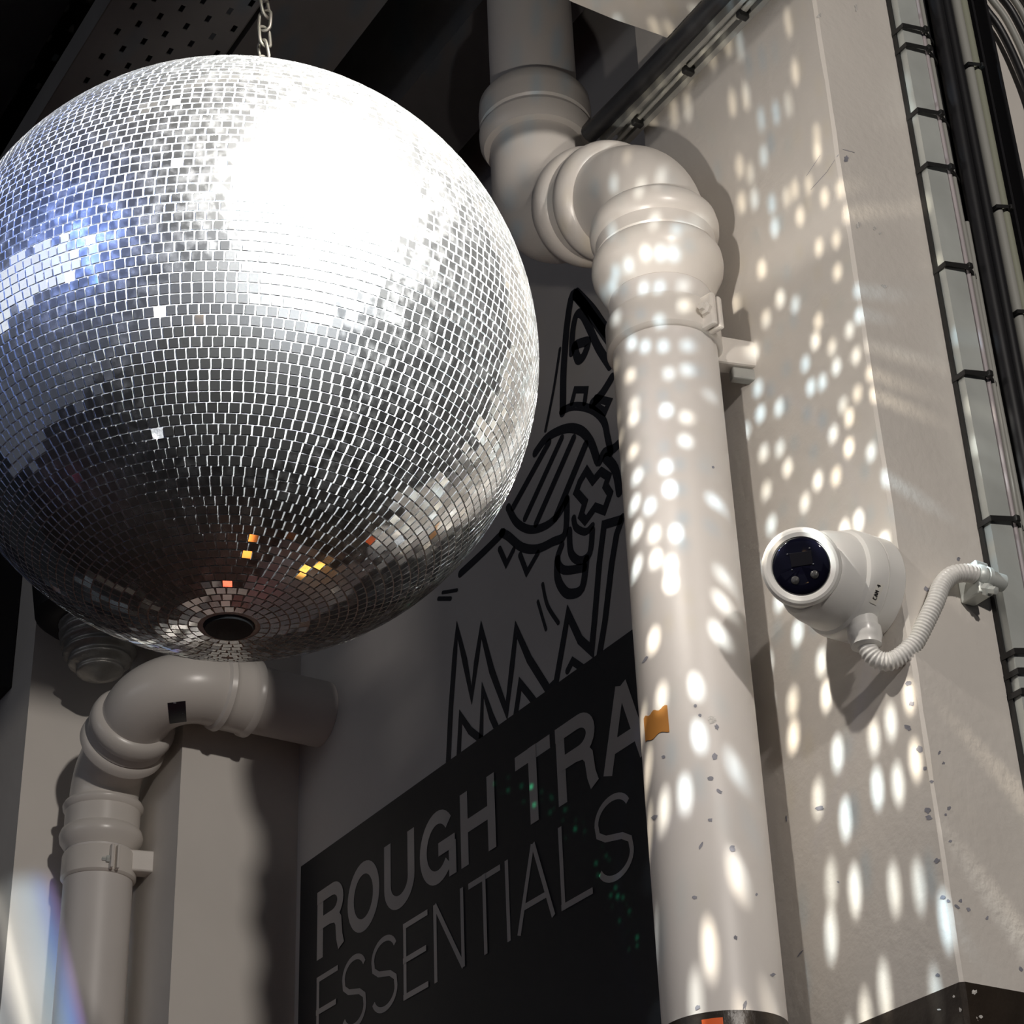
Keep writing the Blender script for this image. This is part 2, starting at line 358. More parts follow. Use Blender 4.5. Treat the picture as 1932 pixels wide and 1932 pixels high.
# right column: upper painted part and brown band below, a little proud
def corner_column(name, zlo, zhi, off, m):
    # slightly worn vertical corner: small chamfer with uneven offsets
    n = 60; V = []; Fc = []
    for i in range(n + 1):
        z = zlo + (zhi - zlo) * i / n
        j = 0.0022 + 0.0018 * random.random()
        jj = 0.0022 + 0.0018 * random.random()
        V += [(XL - off, Y1, z), (XL - off, Y0 + j, z), (XL - off + jj, Y0 - off, z), (2.7, Y0 - off, z), (2.7, Y1, z)]
    for i in range(n):
        for k in range(5):
            a = i * 5 + k; b = i * 5 + (k + 1) % 5; Fc.append((a, b, b + 5, a + 5))
    Fc.append((4, 3, 2, 1, 0)); Fc.append(tuple(n * 5 + k for k in range(5)))
    return struct(auto_smooth(mesh_obj(name, V, Fc, m), 25))
corner_column('wall_column_right', ZP, HC, 0.0, 'wall_paint')
corner_column('wall_dado_right', 0.0, ZP, 0.001, 'brown_paint')
slab('wall_column_left', (XL, YB, 0), (2.7, 3.40, HC), 'wall_paint_plain')
slab('wall_pillar_left', (0.972 + 0.05, YA, 0), (XL, 3.40, HC), 'wall_paint_plain')
# low slab of a downstand over the right column
bm = bmesh.new(); 
V = []; n = 48
for i in range(n + 1):
    x = -1.6 + (XL + 1.6) * i / n; e = 1.40 + 0.004 * random.uniform(-1, 1)
    V += [(x, 1.26, 1.702 + EYE), (x, e, 1.702 + EYE), (x, e + 0.004, HC), (x, 1.26, HC)]
Fc = []
for i in range(n):
    for k in range(4):
        a = i * 4 + k; b = i * 4 + (k + 1) % 4; Fc.append((a, b, b + 4, a + 4))
Fc += [(3, 2, 1, 0), tuple(n * 4 + k for k in range(4))]
bm.free()
struct(auto_smooth(mesh_obj('trim_1', V, Fc, 'wall_paint_plain'), 30))
# ceiling joists running along the wall
hj = 2.2 + EYE
for i, (x0, x1, z0, m_) in enumerate([(0.40, 0.72, 2.32, 'ceiling_black'), (0.935, 1.085, 2.2, 'joist_grey'), (1.19, 1.33, 2.17, 'ceiling_dark')]):
    slab('trim_%d' % (i + 2), (x0, 1.55, z0 + EYE), (x1, 6.9, HC), m_)
slab('trim_5', (-1.2, 3.2, 1.60 + EYE), (1.02, 3.42, 2.05 + EYE), 'ceiling_black')

# ------------------------------------------------------------------ mirror ball
ball = thing('mirror_ball', 'large silver mirror ball hanging from a chain, brightly lit from the upper right', 'mirror ball', BALL)
PIT_V, GAPV, GAPH, TH = 0.0085, 0.0012, 0.0014, 0.0018
rows = int(round(math.pi * BR / PIT_V))
core_r = BR - 0.0006
nu, nv = 96, 64; V = []; Fc = []
for j in range(nv + 1):
    ph = -math.pi / 2 + math.pi * j / nv
    for i in range(nu):
        a = 2 * math.pi * i / nu; V.append((BALL.x + core_r * math.cos(ph) * math.cos(a), BALL.y + core_r * math.cos(ph) * math.sin(a), BALL.z + core_r * math.sin(ph)))
for j in range(nv):
    for i in range(nu): Fc.append((j * nu + i, j * nu + (i + 1) % nu, (j + 1) * nu + (i + 1) % nu, (j + 1) * nu + i))
mesh_obj('ball_core', V, Fc, 'grout', ball, smooth=True, label='white grout showing between the mirror tiles')
tiles = []
camp = Vector((0, 0, EYE))
for j in range(rows):
    ph = -math.pi / 2 + math.pi * (j + 0.5) / rows
    rr = BR * math.cos(ph)
    if ph < 0 and rr < 0.024 or rr < 0.012: continue
    nt_ = max(5, int(2 * math.pi * rr / 0.0087)); a0 = random.random() * 6.28
    drift = random.gauss(0, 0.006)
    for i in range(nt_):
        if random.random() < 0.002: continue
        a = a0 + 2 * math.pi * i / nt_ + random.gauss(0, 0.03) / nt_ * 2
        nrm = Vector((math.cos(ph) * math.cos(a), math.cos(ph) * math.sin(a), math.sin(ph)))
        east = Vector((-math.sin(a), math.cos(a), 0)); north = nrm.cross(east)
        pos = BALL + nrm * (BR - TH * 0.5)
        q = Matrix.Rotation(random.gauss(0, 0.016), 3, east) @ Matrix.Rotation(random.gauss(drift, 0.016), 3, north) @ Matrix.Rotation(random.gauss(0, 0.012), 3, nrm)
        w = 2 * math.pi * rr / nt_ - GAPH; h = PIT_V - GAPV
        facing = nrm.dot((camp - pos).normalized())
        tiles.append((facing, pos, q @ east, q @ north, q @ nrm, w * random.uniform(0.96, 1.02), h))
def in_view(p):
    c = ROT.T @ np.array((p.x, p.y, p.z - EYE)); return abs(c[0] / -c[2]) < 0.245 and abs(c[1] / -c[2]) < 0.245
order = sorted(range(len(tiles)), key=lambda k: -tiles[k][0] if in_view(tiles[k][1]) else 9)
single = set(order[:300])
CV = [(-1, -1, -1), (1, -1, -1), (1, 1, -1), (-1, 1, -1), (-1, -1, 1), (1, -1, 1), (1, 1, 1), (-1, 1, 1)]
CF = [(4, 5, 6, 7), (0, 1, 5, 4), (1, 2, 6, 5), (2, 3, 7, 6), (3, 0, 4, 7)]
V = []; Fc = []
tme = bpy.data.meshes.new('mirror_tile'); tme.from_pydata([(x * 0.5, y * 0.5, z * 0.5) for x, y, z in CV], [], CF); tme.materials.append(MATS['mirror_tile'])
for k, (f_, p, e, nn, nr, w, h) in enumerate(tiles):
    if k in single:
        o = bpy.data.objects.new('mirror_tile', tme); COL.objects.link(o); o.parent = ball
        mw = Matrix.Identity(4)
        for r_ in range(3):
            mw[r_][0] = e[r_] * w; mw[r_][1] = nn[r_] * h; mw[r_][2] = nr[r_] * TH; mw[r_][3] = p[r_] - BALL[r_]
        o.matrix_basis = mw
    else:
        b0 = len(V)
        for x, y, z in CV: V.append(p + e * (x * w / 2) + nn * (y * h / 2) + nr * (z * TH / 2))
        Fc += [tuple(b0 + i for i in f) for f in CF]
tiles_o = mesh_obj('mirror_tiles', V, Fc, 'mirror_tile', ball); tiles_o['kind'] = 'stuff'
lathe('ball_hub', BALL + Vector((0, 0, -BR - 0.0035)), (0, 0, 1), [(0, 0.0), (0.001, 0.012), (0.002, 0.020), (0.006, 0.0225), (0.012, 0.0225)], 'ball_hole', ball, seg=24, label='black hub in the underside of the ball')
lathe('hanging_eye', BALL + Vector((0, 0, BR - 0.003)), (0, 0, 1), [(0, 0.03), (0.006, 0.03), (0.008, 0.012), (0.03, 0.010), (0.032, 0.0)], 'chain_steel', ball, seg=24)

# chain
top = at(500, 60, Y=BALL.y + 0.02)
cx, cy = top.x, top.y
chain = thing('hanging_chain', 'twisted steel chain holding up the mirror ball', 'chain', (cx, cy, BALL.z + BR))
def link_mesh(pitch, wid, r):
    P = []
    n = 28
    for i in range(n):
        a = 2 * math.pi * i / n; sx = math.cos(a) * wid / 2; sz = math.sin(a) * wid / 2
        sz += (pitch / 2 - wid / 2 + r) * (1 if math.sin(a) >= 0 else -1) * (1 if abs(math.sin(a)) > 1e-6 else 0)
        P.append(Vector((sx, 0, sz)))
    V = []; Fc = []; sg = 8
    for i, p in enumerate(P):
        t = (P[(i + 1) % n] - P[i - 1]).normalized(); u = Vector((0, 1, 0)); w = t.cross(u)
        for k in range(sg):
            a = 2 * math.pi * k / sg; V.append(p + (u * math.cos(a) + w * math.sin(a)) * r)
    for i in range(n):
        for k in range(sg): Fc.append((i * sg + k, i * sg + (k + 1) % sg, ((i + 1) % n) * sg + (k + 1) % sg, ((i + 1) % n) * sg + k))
    me = bpy.data.meshes.new('chain_link'); me.from_pydata([tuple(v) for v in V], [], Fc); me.materials.append(MATS['chain_steel'])
    me.polygons.foreach_set('use_smooth', [True] * len(me.polygons)); return me
pitch = 0.021; lm = link_mesh(0.024, 0.0125, 0.0019); nl = int((HC - BALL.z - BR) / pitch) + 1
for i in range(nl):
    o = bpy.data.objects.new('chain_link', lm); COL.objects.link(o); o.parent = chain
    o.location = (random.gauss(0, 0.0006), random.gauss(0, 0.0006), 0.006 + i * pitch)
    o.rotation_euler = (random.gauss(0, 0.1), random.gauss(0, 0.12), 0.9 + (i % 2) * math.pi / 2 + random.gauss(0, 0.25) + i * 0.12)

# ------------------------------------------------------------------ soil pipes
PR = 0.055
COUP = [(0.000, 0.0555), (0.004, 0.064), (0.010, 0.0685), (0.020, 0.0705), (0.029, 0.0700), (0.034, 0.0665), (0.036, 0.0650), (0.052, 0.0655), (0.054, 0.0640), (0.056, 0.0668),
        (0.062, 0.0703), (0.072, 0.0712), (0.082, 0.0698), (0.094, 0.0640), (0.108, 0.0580), (0.114, 0.0555)]
def pipe_clip(parent, base, foot_dir, foot_len, lug_ang, r=0.0608, hgt=0.042):
    return lathe('pipe_clip', base, (0, 0, 1), [(0.0, 0.0562), (0.0005, r - 0.003), (0.004, r), (hgt - 0.006, r), (hgt - 0.001, r - 0.002), (hgt, 0.0562)], 'pipe_fitting', parent, seg=56)
def oriented_box(name, c, ax, ay, az, dims, material, parent, bevel=0.002, taper=1.0, label=None):
    ax, ay, az = [Vector(v).normalized() for v in (ax, ay, az)]
    bm = bmesh.new(); bmesh.ops.create_cube(bm, size=1)
    for v in bm.verts:
        k = taper if v.co.x > 0 else 1.0
        v.co = Vector((v.co.x * dims[0], v.co.y * dims[1] * k, v.co.z * dims[2] * k))
    if bevel: bmesh.ops.bevel(bm, geom=list(bm.edges), offset=bevel, segments=2, affect='EDGES', profile=0.5)
    for v in bm.verts: v.co = Vector(c) + ax * v.co.x + ay * v.co.y + az * v.co.z
    bmesh.ops.recalc_face_normals(bm, faces=bm.faces)
    me = bpy.data.meshes.new(name); bm.to_mesh(me); bm.free(); me.materials.append(MATS[material])
    o = bpy.data.objects.new(name, me); COL.objects.link(o)
    if parent is not None: parent_top(o, parent)
    if label: o['label'] = label
    return o

# right stack: rises past the column, swings along the wall and goes on up
S1 = V3(1.397, 1.108, 0); S2 = V3(1.634, 1.122, 0)
rp = thing('soil_pipe', 'thick white waste pipe with an offset bend rising beside the security camera column', 'pipe', (S1.x, S1.y, 0))
hb = ZP + 0.003
pipe_low = tube('pipe_section', [(S1.x, S1.y, hb), (S1.x, S1.y, 1.2 + EYE), (S1.x, S1.y, 1.30 + EYE)], PR, 'pipe_white', rp, seg=64)
tube('pipe_section', [(S1.x, S1.y, 0.0), (S1.x, S1.y, hb)], PR + 0.0003, 'brown_paint', rp, seg=64, label='lowest length painted brown')
lathe('coupling', (S1.x, S1.y, 1.414 + EYE), (0, 0, -1), COUP, 'pipe_fitting', rp, seg=72)
C1 = V3(1.397, 1.108, 1.452); C2 = V3(1.634, 1.122, 1.585)
axis = (C2 - C1).normalized()
mid = C1 + (C2 - C1) * 0.50
b1 = fillet([V3(1.397, 1.108, 1.33), C1, mid], [0.10], 14)
tube('bend', b1, 0.0585, 'pipe_fitting', rp, seg=64)
b2 = fillet([mid, C2, V3(1.634, 1.122, 1.73)], [0.09], 14)
tube('bend', b2, 0.0585, 'pipe_fitting', rp, seg=64)
lathe('coupling', mid - axis * 0.064, axis, COUP, 'pipe_fitting', rp, seg=72)
lathe('coupling', V3(1.634, 1.122, 1.693), (0, 0, 1), [(0, 0.057), (0.003, 0.066), (0.012, 0.0705), (0.026, 0.0715), (0.030, 0.0690), (0.033, 0.0680), (0.036, 0.0705), (0.060, 0.0712), (0.074, 0.0700), (0.080, 0.066), (0.082, 0.0555)], 'pipe_fitting', rp, seg=72)
tube('pipe_section', [V3(1.634, 1.122, 1.74), V3(1.634, 1.122, 2.62)], PR, 'pipe_white', rp, seg=56)
# its clip with the split lug, bolt and wall foot
cb = Vector((S1.x, S1.y, 1.232 + EYE))
clip_r = pipe_clip(rp, cb, None, 0, 0)
vd = Vector((-S1.x, -S1.y, 0)).normalized(); rt = vd.cross(Vector((0, 0, -1))).normalized()     # towards the viewer / viewer's right
rt = Vector((S1.y, -S1.x, 0)).normalized()
ld = (vd * 0.62 + rt * 0.80).normalized(); lt = Vector((-ld.y, ld.x, 0))
lc = cb + ld * 0.065 + Vector((0, 0, 0.020))
if lt.dot(rt) < 0: lt = -lt
oriented_box('clip_lug', lc - lt * 0.0052, ld, lt, (0, 0, 1), (0.018, 0.0075, 0.040), 'pipe_fitting', clip_r, 0.0025)
oriented_box('clip_lug', lc + lt * 0.0052, ld, lt, (0, 0, 1), (0.018, 0.0075, 0.040), 'pipe_fitting', clip_r, 0.0025)
lathe('clip_bolt', lc - lt * 0.009 + ld * 0.001, -lt, [(0, 0.0075), (0.004, 0.0075), (0.0055, 0.0045), (0.010, 0.0042), (0.011, 0.0)], 'pipe_fitting', clip_r, seg=6, ang=20)
fa = (Vector((XL, S1.y - 0.026, 0)) - Vector((S1.x, S1.y, 0))).normalized()
f0 = cb + fa * 0.082 + Vector((0, 0, 0.012)); fl = Vector((-fa.y, fa.x, 0))
oriented_box('clip_foot', f0, fa, fl, (0, 0, 1), (0.056, 0.022, 0.034), 'pipe_fitting', clip_r, 0.003, taper=0.92)
oriented_box('clip_foot', f0 + fa * 0.006 + Vector((0, 0, -0.024)), fa, fl, (0, 0, 1), (0.03, 0.012, 0.014), 'galvanised_dull', clip_r, 0.002)
# orange patch on the front left of the pipe, as a thin curved piece
def pipe_patch(name, c, r, a0, a1, z0, z1, material, parent, label, wob=0.0):
    V = []; Fc = []; n = 14; mz = 6
    for j in range(mz + 1):
        for i in range(n + 1):
            a = a0 + (a1 - a0) * i / n; z = z0 + (z1 - z0) * j / mz
            if j == mz: z += wob * math.sin(i * 1.1)
            if j == 0: z += wob * math.sin(i * 0.7 + 1)
            V.append((c[0] + r * math.cos(a), c[1] + r * math.sin(a), z))
    for j in range(mz):
        for i in range(n): Fc.append((j * (n + 1) + i, j * (n + 1) + i + 1, (j + 1) * (n + 1) + i + 1, (j + 1) * (n + 1) + i))
    return mesh_obj(name, V, Fc, material, parent, smooth=True, label=label)
va = math.atan2(vd.y, vd.x)
lefta = math.atan2(-rt.y, -rt.x)
def ang_left(fr): return math.atan2((vd * math.cos(fr) - rt * math.sin(fr)).y, (vd * math.cos(fr) - rt * math.sin(fr)).x)
def patch_span(f0_, f1_):
    a0, a1 = ang_left(f0_), ang_left(f1_)
    while a1 - a0 > math.pi: a1 -= 2 * math.pi
    while a1 - a0 < -math.pi: a1 += 2 * math.pi
    return a0, a1
a0, a1 = patch_span(1.12, 0.50)
pipe_patch('tape_patch', S1, PR + 0.0005, a0, a1, 0.783 + EYE, 0.808 + EYE, 'orange_print', rp, 'faded orange patch on the pipe', 0.0015)
a0, a1 = patch_span(0.35, 0.02)
pipe_patch('tape_patch', S1, PR + 0.0009, a0, a1, hb - 0.03, hb - 0.006, 'red_orange', rp, 'bright orange patch on the brown length')

# left stack: comes out of the painted wall, turns and drops in front of the left pillar
LS = V3(3.0, 1.13, 0)
lp = thing('soil_pipe', 'white waste pipe turning out of the mural wall and dropping at the left edge', 'pipe', (LS.x, LS.y, 0))
tube('pipe_section', [(LS.x, LS.y, 0), (LS.x, LS.y, 1.34 + EYE)], PR, 'pipe_white', lp, seg=56)
D1 = V3(3.0, 1.13, 1.375); D2 = V3(2.765, 1.115, 1.452); 
ax2 = (D2 - D1).normalized()
tube('bend', fillet([V3(3.0, 1.13, 1.30), D1, D1 + ax2 * 0.16], [0.06], 12), PR + 0.001, 'pipe_fitting', lp, seg=56)
left_bend = tube('bend', fillet([D1 + ax2 * 0.10, D2, V3(2.765, 1.27, 1.452)], [0.085], 16), 0.0575, 'pipe_fitting', lp, seg=56)
tube('pipe_section', [V3(2.765, 1.20, 1.452), V3(2.765, 1.4095, 1.452)], PR, 'pipe_white', lp, seg=56)
lathe('coupling', D1 + ax2 * 0.155, -ax2, COUP[:12] + [(0.080, 0.066), (0.084, 0.056)], 'pipe_fitting', lp, seg=64)
lathe('coupling', V3(2.765, 1.215, 1.452), (1, 0, 0), [(0, 0.057), (0.004, 0.0625), (0.012, 0.0645), (0.016, 0.061), (0.022, 0.060), (0.052, 0.0605), (0.056, 0.0635), (0.064, 0.0645), (0.068, 0.056)], 'pipe_fitting', lp, seg=64)
lathe('coupling', (LS.x, LS.y, 1.328 + EYE), (0, 0, -1), [(0, 0.0555), (0.003, 0.063), (0.008, 0.0655), (0.014, 0.0645), (0.018, 0.061), (0.048, 0.0605), (0.052, 0.0650), (0.060, 0.0675), (0.070, 0.066), (0.082, 0.058), (0.086, 0.0555)], 'pipe_fitting', lp, seg=64)
lb = Vector((LS.x, LS.y, 1.192 + EYE)); clip_l = pipe_clip(lp, lb, None, 0, 0, r=0.060, hgt=0.046)
lvd = Vector((-LS.x, -LS.y, 0)).normalized(); lrt = Vector((LS.y, -LS.x, 0)).normalized()
ldd = (lvd * 0.92 + lrt * 0.35).normalized(); ltt = Vector((-ldd.y, ldd.x, 0))
for sgn in (-1, 1): oriented_box('clip_lug', lb + ldd * 0.064 + ltt * 0.005 * sgn + Vector((0, 0, 0.022)), ldd, ltt, (0, 0, 1), (0.014, 0.005, 0.040), 'pipe_fitting', clip_l, 0.0015)
lathe('clip_bolt', lb + ldd * 0.064 - lrt * 0.007 + Vector((0, 0, 0.018)), -lrt, [(0, 0.006), (0.005, 0.006), (0.006, 0.0035), (0.012, 0.0035), (0.013, 0.0)], 'galvanised', clip_l, seg=6, ang=20)
oriented_box('clip_foot', V3(2.965, 1.185, 1.222), (1, -0.25, 0), (0.25, 1, 0), (0, 0, 1), (0.05, 0.03, 0.036), 'pipe_fitting', clip_l, 0.003)
# ------------------------------------------------------------------ surface decals: flat print, stickers and chips laid on a real surface
from mathutils.bvhtree import BVHTree
def bvh_of(o):
    me = o.data; return BVHTree.FromPolygons([v.co[:] for v in me.vertices], [tuple(p.vertices) for p in me.polygons])
EYEV = Vector((0, 0, EYE))
def hit(tree, x, y):
    loc, nrm, _, _ = tree.ray_cast(EYEV, Vector(pray(x, y)).normalized()); 
    if loc is not None and nrm.dot(EYEV - loc) < 0: nrm = -nrm
    return loc, nrm
def decal_patch(name, tree, quad, material, parent, n=6, off=0.0006, label=None):
    V = []; Fc = []; Q = [Vector((*q, 0)) for q in quad]
    for j in range(n + 1):
        for i in range(n + 1):
            u, v = i / n, j / n
            p = (Q[0] * (1 - u) + Q[1] * u) * (1 - v) + (Q[3] * (1 - u) + Q[2] * u) * v
            loc, nr = hit(tree, p.x, p.y)
            if loc is None: return None
            V.append(loc + nr * off)
    for j in range(n):
        for i in range(n): Fc.append((j * (n + 1) + i, j * (n + 1) + i + 1, (j + 1) * (n + 1) + i + 1, (j + 1) * (n + 1) + i))
    return mesh_obj(name, V, Fc, material, parent, smooth=True, label=label)
def decal_line(name, tree, pts, width, material, parent, off=0.0006):
    P = []
    for a, b in zip(pts[:-1], pts[1:]):
        for k in range(3): P.append((a[0] + (b[0] - a[0]) * k / 3, a[1] + (b[1] - a[1]) * k / 3))
    P.append(pts[-1]); L_ = []
    for x, y in P:
        loc, nr = hit(tree, x, y)
        if loc is not None: L_.append((loc + nr * off, nr))
    V = []; Fc = []
    for i, (p, nr) in enumerate(L_):
        t = (L_[min(i + 1, len(L_) - 1)][0] - L_[max(i - 1, 0)][0]).normalized(); w = t.cross(nr).normalized() * width / 2
        V += [p - w, p + w]
    for i in range(len(L_) - 1): Fc.append((2 * i, 2 * i + 1, 2 * i + 3, 2 * i + 2))
    return V, Fc
decal_patch('sticker', bvh_of(left_bend), [(316, 1326), (350, 1322), (352, 1361), (320, 1365)], 'sticker_black', lp, label='torn black sticker on the bend')

# paint chips, where the photograph shows them
def chip(tree, x, y, rx, ry, rot, material, parent, seed):
    r_ = random.Random(seed); n = 11; V = []; c, nr = hit(tree, x, y)
    if c is None: return
    for k in range(n):
        a = 2 * math.pi * k / n; q = r_.uniform(0.62, 1.12); u, v = rx * q * math.cos(a), ry * q * math.sin(a)
        l, m_ = hit(tree, x + u * math.cos(rot) - v * math.sin(rot), y + u * math.sin(rot) + v * math.cos(rot))
        if l is None or abs((l - c).dot(nr)) > 0.004: return
        V.append(l + m_ * 0.0003)
    V.append(c + nr * 0.0003)
    mesh_obj('paint_chip', V, [(k, (k + 1) % n, n) for k in range(n)], material, parent)
rcol = bpy.data.objects['wall_column_right']; tcol = bvh_of(rcol); tpipe = bvh_of(pipe_low)
for i, (x, y, rx, ry) in enumerate([(1340, 1469, 6, 5), (1357, 1493, 7, 4), (1235, 1542, 4, 8), (1340, 1547, 4, 5), (1322, 1596, 9, 3), (1382, 1601, 6, 6), (1311, 1693, 5, 4), (1427, 1688, 3, 4), (1388, 1769, 5, 4),
        (1458, 1839, 4, 6), (1405, 1896, 10, 4), (1316, 1901, 7, 4), (1345, 882, 3, 3), (1348, 1427, 7, 7), (1218, 1244, 3, 9), (1352, 1372, 6, 4), (1312, 1332, 4, 4), (1321, 1350, 3, 4), (1252, 1428, 4, 4)]):
    chip(tpipe, x, y, rx, ry, 0.5 * i, 'chip_grey', rp, i)
chip(tpipe, 1343, 1358, 9, 9, 0.3, 'chip_pale', rp, 77)
for i, (x, y, rx, ry) in enumerate([(1484, 1544, 2, 7), (1511, 1798, 2, 9), (1547, 1525, 5, 10), (1582, 1664, 2, 3), (1751, 1529, 6, 7), (1753, 1543, 7, 5), (1768, 1624, 5, 6), (1779, 1693, 5, 5), (1789, 1700, 4, 4), (1770, 1840, 5, 4),
        (1784, 1537, 3, 3), (1793, 1587, 3, 4), (1806, 1711, 3, 7), (1827, 1716, 4, 5), (1862, 1732, 3, 5), (1926, 1828, 5, 4), (1808, 1055, 4, 4), (1748, 1112, 5, 7), (1693, 1145, 6, 7), (1714, 1289, 5, 6), (1721, 1328, 5, 6),
        (1713, 1373, 5, 8), (1735, 1414, 7, 7), (1772, 1420, 3, 5), (1780, 1440, 3, 3), (1596, 300, 7, 5), (1790, 1525, 5, 4), (1812, 1700, 4, 4), (1745, 1450, 4, 5), (1758, 1475, 3, 4)]):
    chip(tcol, x, y, rx, ry, 0.7 * i, 'chip_grey', rcol, 100 + i)
for k, pl in enumerate([[(1522, 332), (1548, 293)], [(1530, 358), (1560, 325), (1582, 292)], [(1590, 282), (1612, 288)]]):
    v_, f_ = decal_line('', tcol, pl, 0.0007, '', None, off=0.0003)
    if v_: mesh_obj('paint_scratch', v_, f_, 'chip_grey', rcol)
for k, (x, y, rx, ry) in enumerate([(1619, 425, 5, 7), (1650, 431, 4, 4), (1660, 440, 3, 3), (1615, 15, 3, 8), (1545, 30, 4, 6), (1668, 540, 3, 7), (1838, 1872, 6, 5), (1800, 1880, 3, 3), (1772, 1905, 2, 4), (1812, 1905, 3, 5), (1850, 1918, 4, 4)]):
    chip(tcol if y < 1860 else bvh_of(bpy.data.objects['wall_dado_right']), x, y, rx, ry, k, 'chip_pale', rcol, 300 + k)

# ------------------------------------------------------------------ security camera on the column
CB = V3(1.240, XL, 0.899)
cc = thing('security_camera', 'white turret security camera with a dark round face, mounted on the lit column', 'security camera', CB)
base = lathe('mount_base', CB, (-1, 0, 0), [(0, 0.050), (0.002, 0.0515), (0.020, 0.0512), (0.0205, 0.0502), (0.0215, 0.0502), (0.022, 0.0515), (0.036, 0.0512), (0.041, 0.0495), (0.0435, 0.047)], 'cctv_white', cc, seg=72, ang=25)
EC = CB + Vector((-0.082, -0.004, 0.002))
fdir = (EYEV + Vector((-0.10, 0.05, 0.12)) - EC).normalized()
lathe('front_cover', CB + Vector((-0.0435, 0, 0)), (-1, 0, 0), [(0, 0.0468), (0.006, 0.0462), (0.020, 0.0438), (0.030, 0.0405), (0.034, 0.0372), (0.032, 0.034)], 'cctv_white', cc, seg=72, ang=30)
pr_ = []
for i in range(13):
    a = math.pi * (i / 12) * 0.62
    pr_.append((-0.037 * math.cos(a), max(0.0004, 0.037 * math.sin(a))))
eye = lathe('eyeball', EC, fdir, pr_ + [(0.020, 0.0362), (0.0255, 0.0357), (0.0285, 0.0335), (0.0292, 0.031), (0.0285, 0.0272), (0.0272, 0.0262)], 'cctv_white', cc, seg=72, ang=25)
glass = lathe('face_glass', EC + fdir * 0.0265, fdir, [(0, 0.0262), (0.0012, 0.0258), (0.0022, 0.0245), (0.0028, 0.020), (0.0030, 0.0)], 'cctv_glass', cc, seg=64, ang=60, label='glossy black round face')
fx = fdir.cross(Vector((0, 0, 1))).normalized() * -1; fy = fdir.cross(fx).normalized()
if fy.z < 0: fy = -fy
if fx.dot(Vector((S1.y, -S1.x, 0))) < 0: fx = -fx
FC = EC + fdir * 0.0292
for u, v in ((-0.0070, -0.0115), (0.0108, -0.0090)):
    lathe('infrared_led', FC + fx * u + fy * v, fdir, [(0, 0.0038), (0.0006, 0.0037), (0.0014, 0.0026), (0.0017, 0.0)], 'led_lens', glass, seg=20, ang=60)
oriented_box('lens_window', FC + fx * 0.0012 + fy * 0.0066 + fdir * 0.0003, fx, fy, fdir, (0.0195, 0.0125, 0.0008), 'lens_dark', glass, 0.0003)
for u, v in ((-0.0085, -0.0020), (0.0108, 0.0004), (-0.0105, 0.0125), (0.0098, 0.0150)):
    lathe('face_screw', FC + fx * u + fy * v + fdir * 0.0002, fdir, [(0, 0.0009), (0.0006, 0.0008), (0.0009, 0.0)], 'steel_dot', glass, seg=10)
bt = bvh_of(base)
name_label = decal_patch('name_label', bt, [(1640, 1136), (1653, 1142), (1668, 1104), (1656, 1100)], 'label_cream', cc, off=0.0004, label='small cream label printed CAM 4')
GL = {'C': [[(0.9, 0.85), (0.5, 1), (0.1, 0.8), (0.1, 0.2), (0.5, 0), (0.9, 0.15)]], 'A': [[(0, 0), (0.5, 1), (1, 0)], [(0.22, 0.4), (0.78, 0.4)]],
      'M': [[(0, 0), (0, 1), (0.5, 0.3), (1, 1), (1, 0)]], '4': [[(0.7, 0), (0.7, 1), (0.05, 0.35), (1, 0.35)]]}
o_ = Vector((1652.5, 1131.5)); du = Vector((9.2, -28.5)) / 5.0; dv = Vector((-6.6, -2.8))
for ch, k in (('C', 0), ('A', 1), ('M', 2), ('4', 4)):
    V = []; Fc = []
    for st_ in GL[ch]:
        pts = [tuple(o_ + du * (k + u * 0.72) + dv * v) for u, v in st_]
        v_, f_ = decal_line('', bt, pts, 0.0007, '', None, off=0.0009); b0 = len(V); V += v_; Fc += [tuple(i + b0 for i in f) for f in f_]
    if V: mesh_obj('printed_character', V, Fc, 'print_black', name_label or cc)
# gland under the base
G0 = at(1629, 1178, X=1.172); G1 = at(1634, 1214, X=1.172)
gd = (G1 - G0).normalized()
lathe('cable_gland', G0 - gd * 0.012, gd, [(0, 0.0135), (0.016, 0.0135), (0.017, 0.0155), (0.026, 0.0158), (0.028, 0.0145), (0.034, 0.0140), (0.036, 0.0105)], 'cctv_white', cc, seg=28)

# ribbed conduit from the camera round the corner to the cable tray
CPX = [(1634, 1212), (1640, 1229), (1655, 1244), (1678, 1248), (1702, 1236), (1725, 1214), (1744, 1179), (1764, 1137), (1777, 1104), (1797, 1085), (1824, 1081), (1843, 1085), (1868, 1093)]
za = (G1.x) / pray(*CPX[0])[0]; zb = 1.172 / pray(*CPX[-1])[1]
cp = []
for i, p in enumerate(CPX):
    k = za + (zb - za) * i / (len(CPX) - 1) - 0.026 * math.sin(math.pi * min(1, i / 8.5)) ; cp.append(EYEV + Vector(pray(*p)) * k)
cpts = catmull(cp, 24)
lens = [0]
for a, b in zip(cpts[:-1], cpts[1:]): lens.append(lens[-1] + (b - a).length)
fine = []; rad = []; step = 0.0005; j = 0; total = lens[-1]
for i in range(int(total / step)):
    d = i * step
    while lens[j + 1] < d: j += 1
    f_ = (d - lens[j]) / max(1e-9, lens[j + 1] - lens[j]); fine.append(cpts[j].lerp(cpts[j + 1], f_)); rad.append(0.0084 + 0.00055 * math.sin(2 * math.pi * d / 0.0034))
con = thing('conduit_hose', 'white ribbed hose looping from the security camera round the corner to the cable tray', 'hose', cp[0])
tube('hose', fine, rad, 'cctv_white', con, seg=20, ang=75)
ed = (cp[-1] - cp[-2]).normalized()
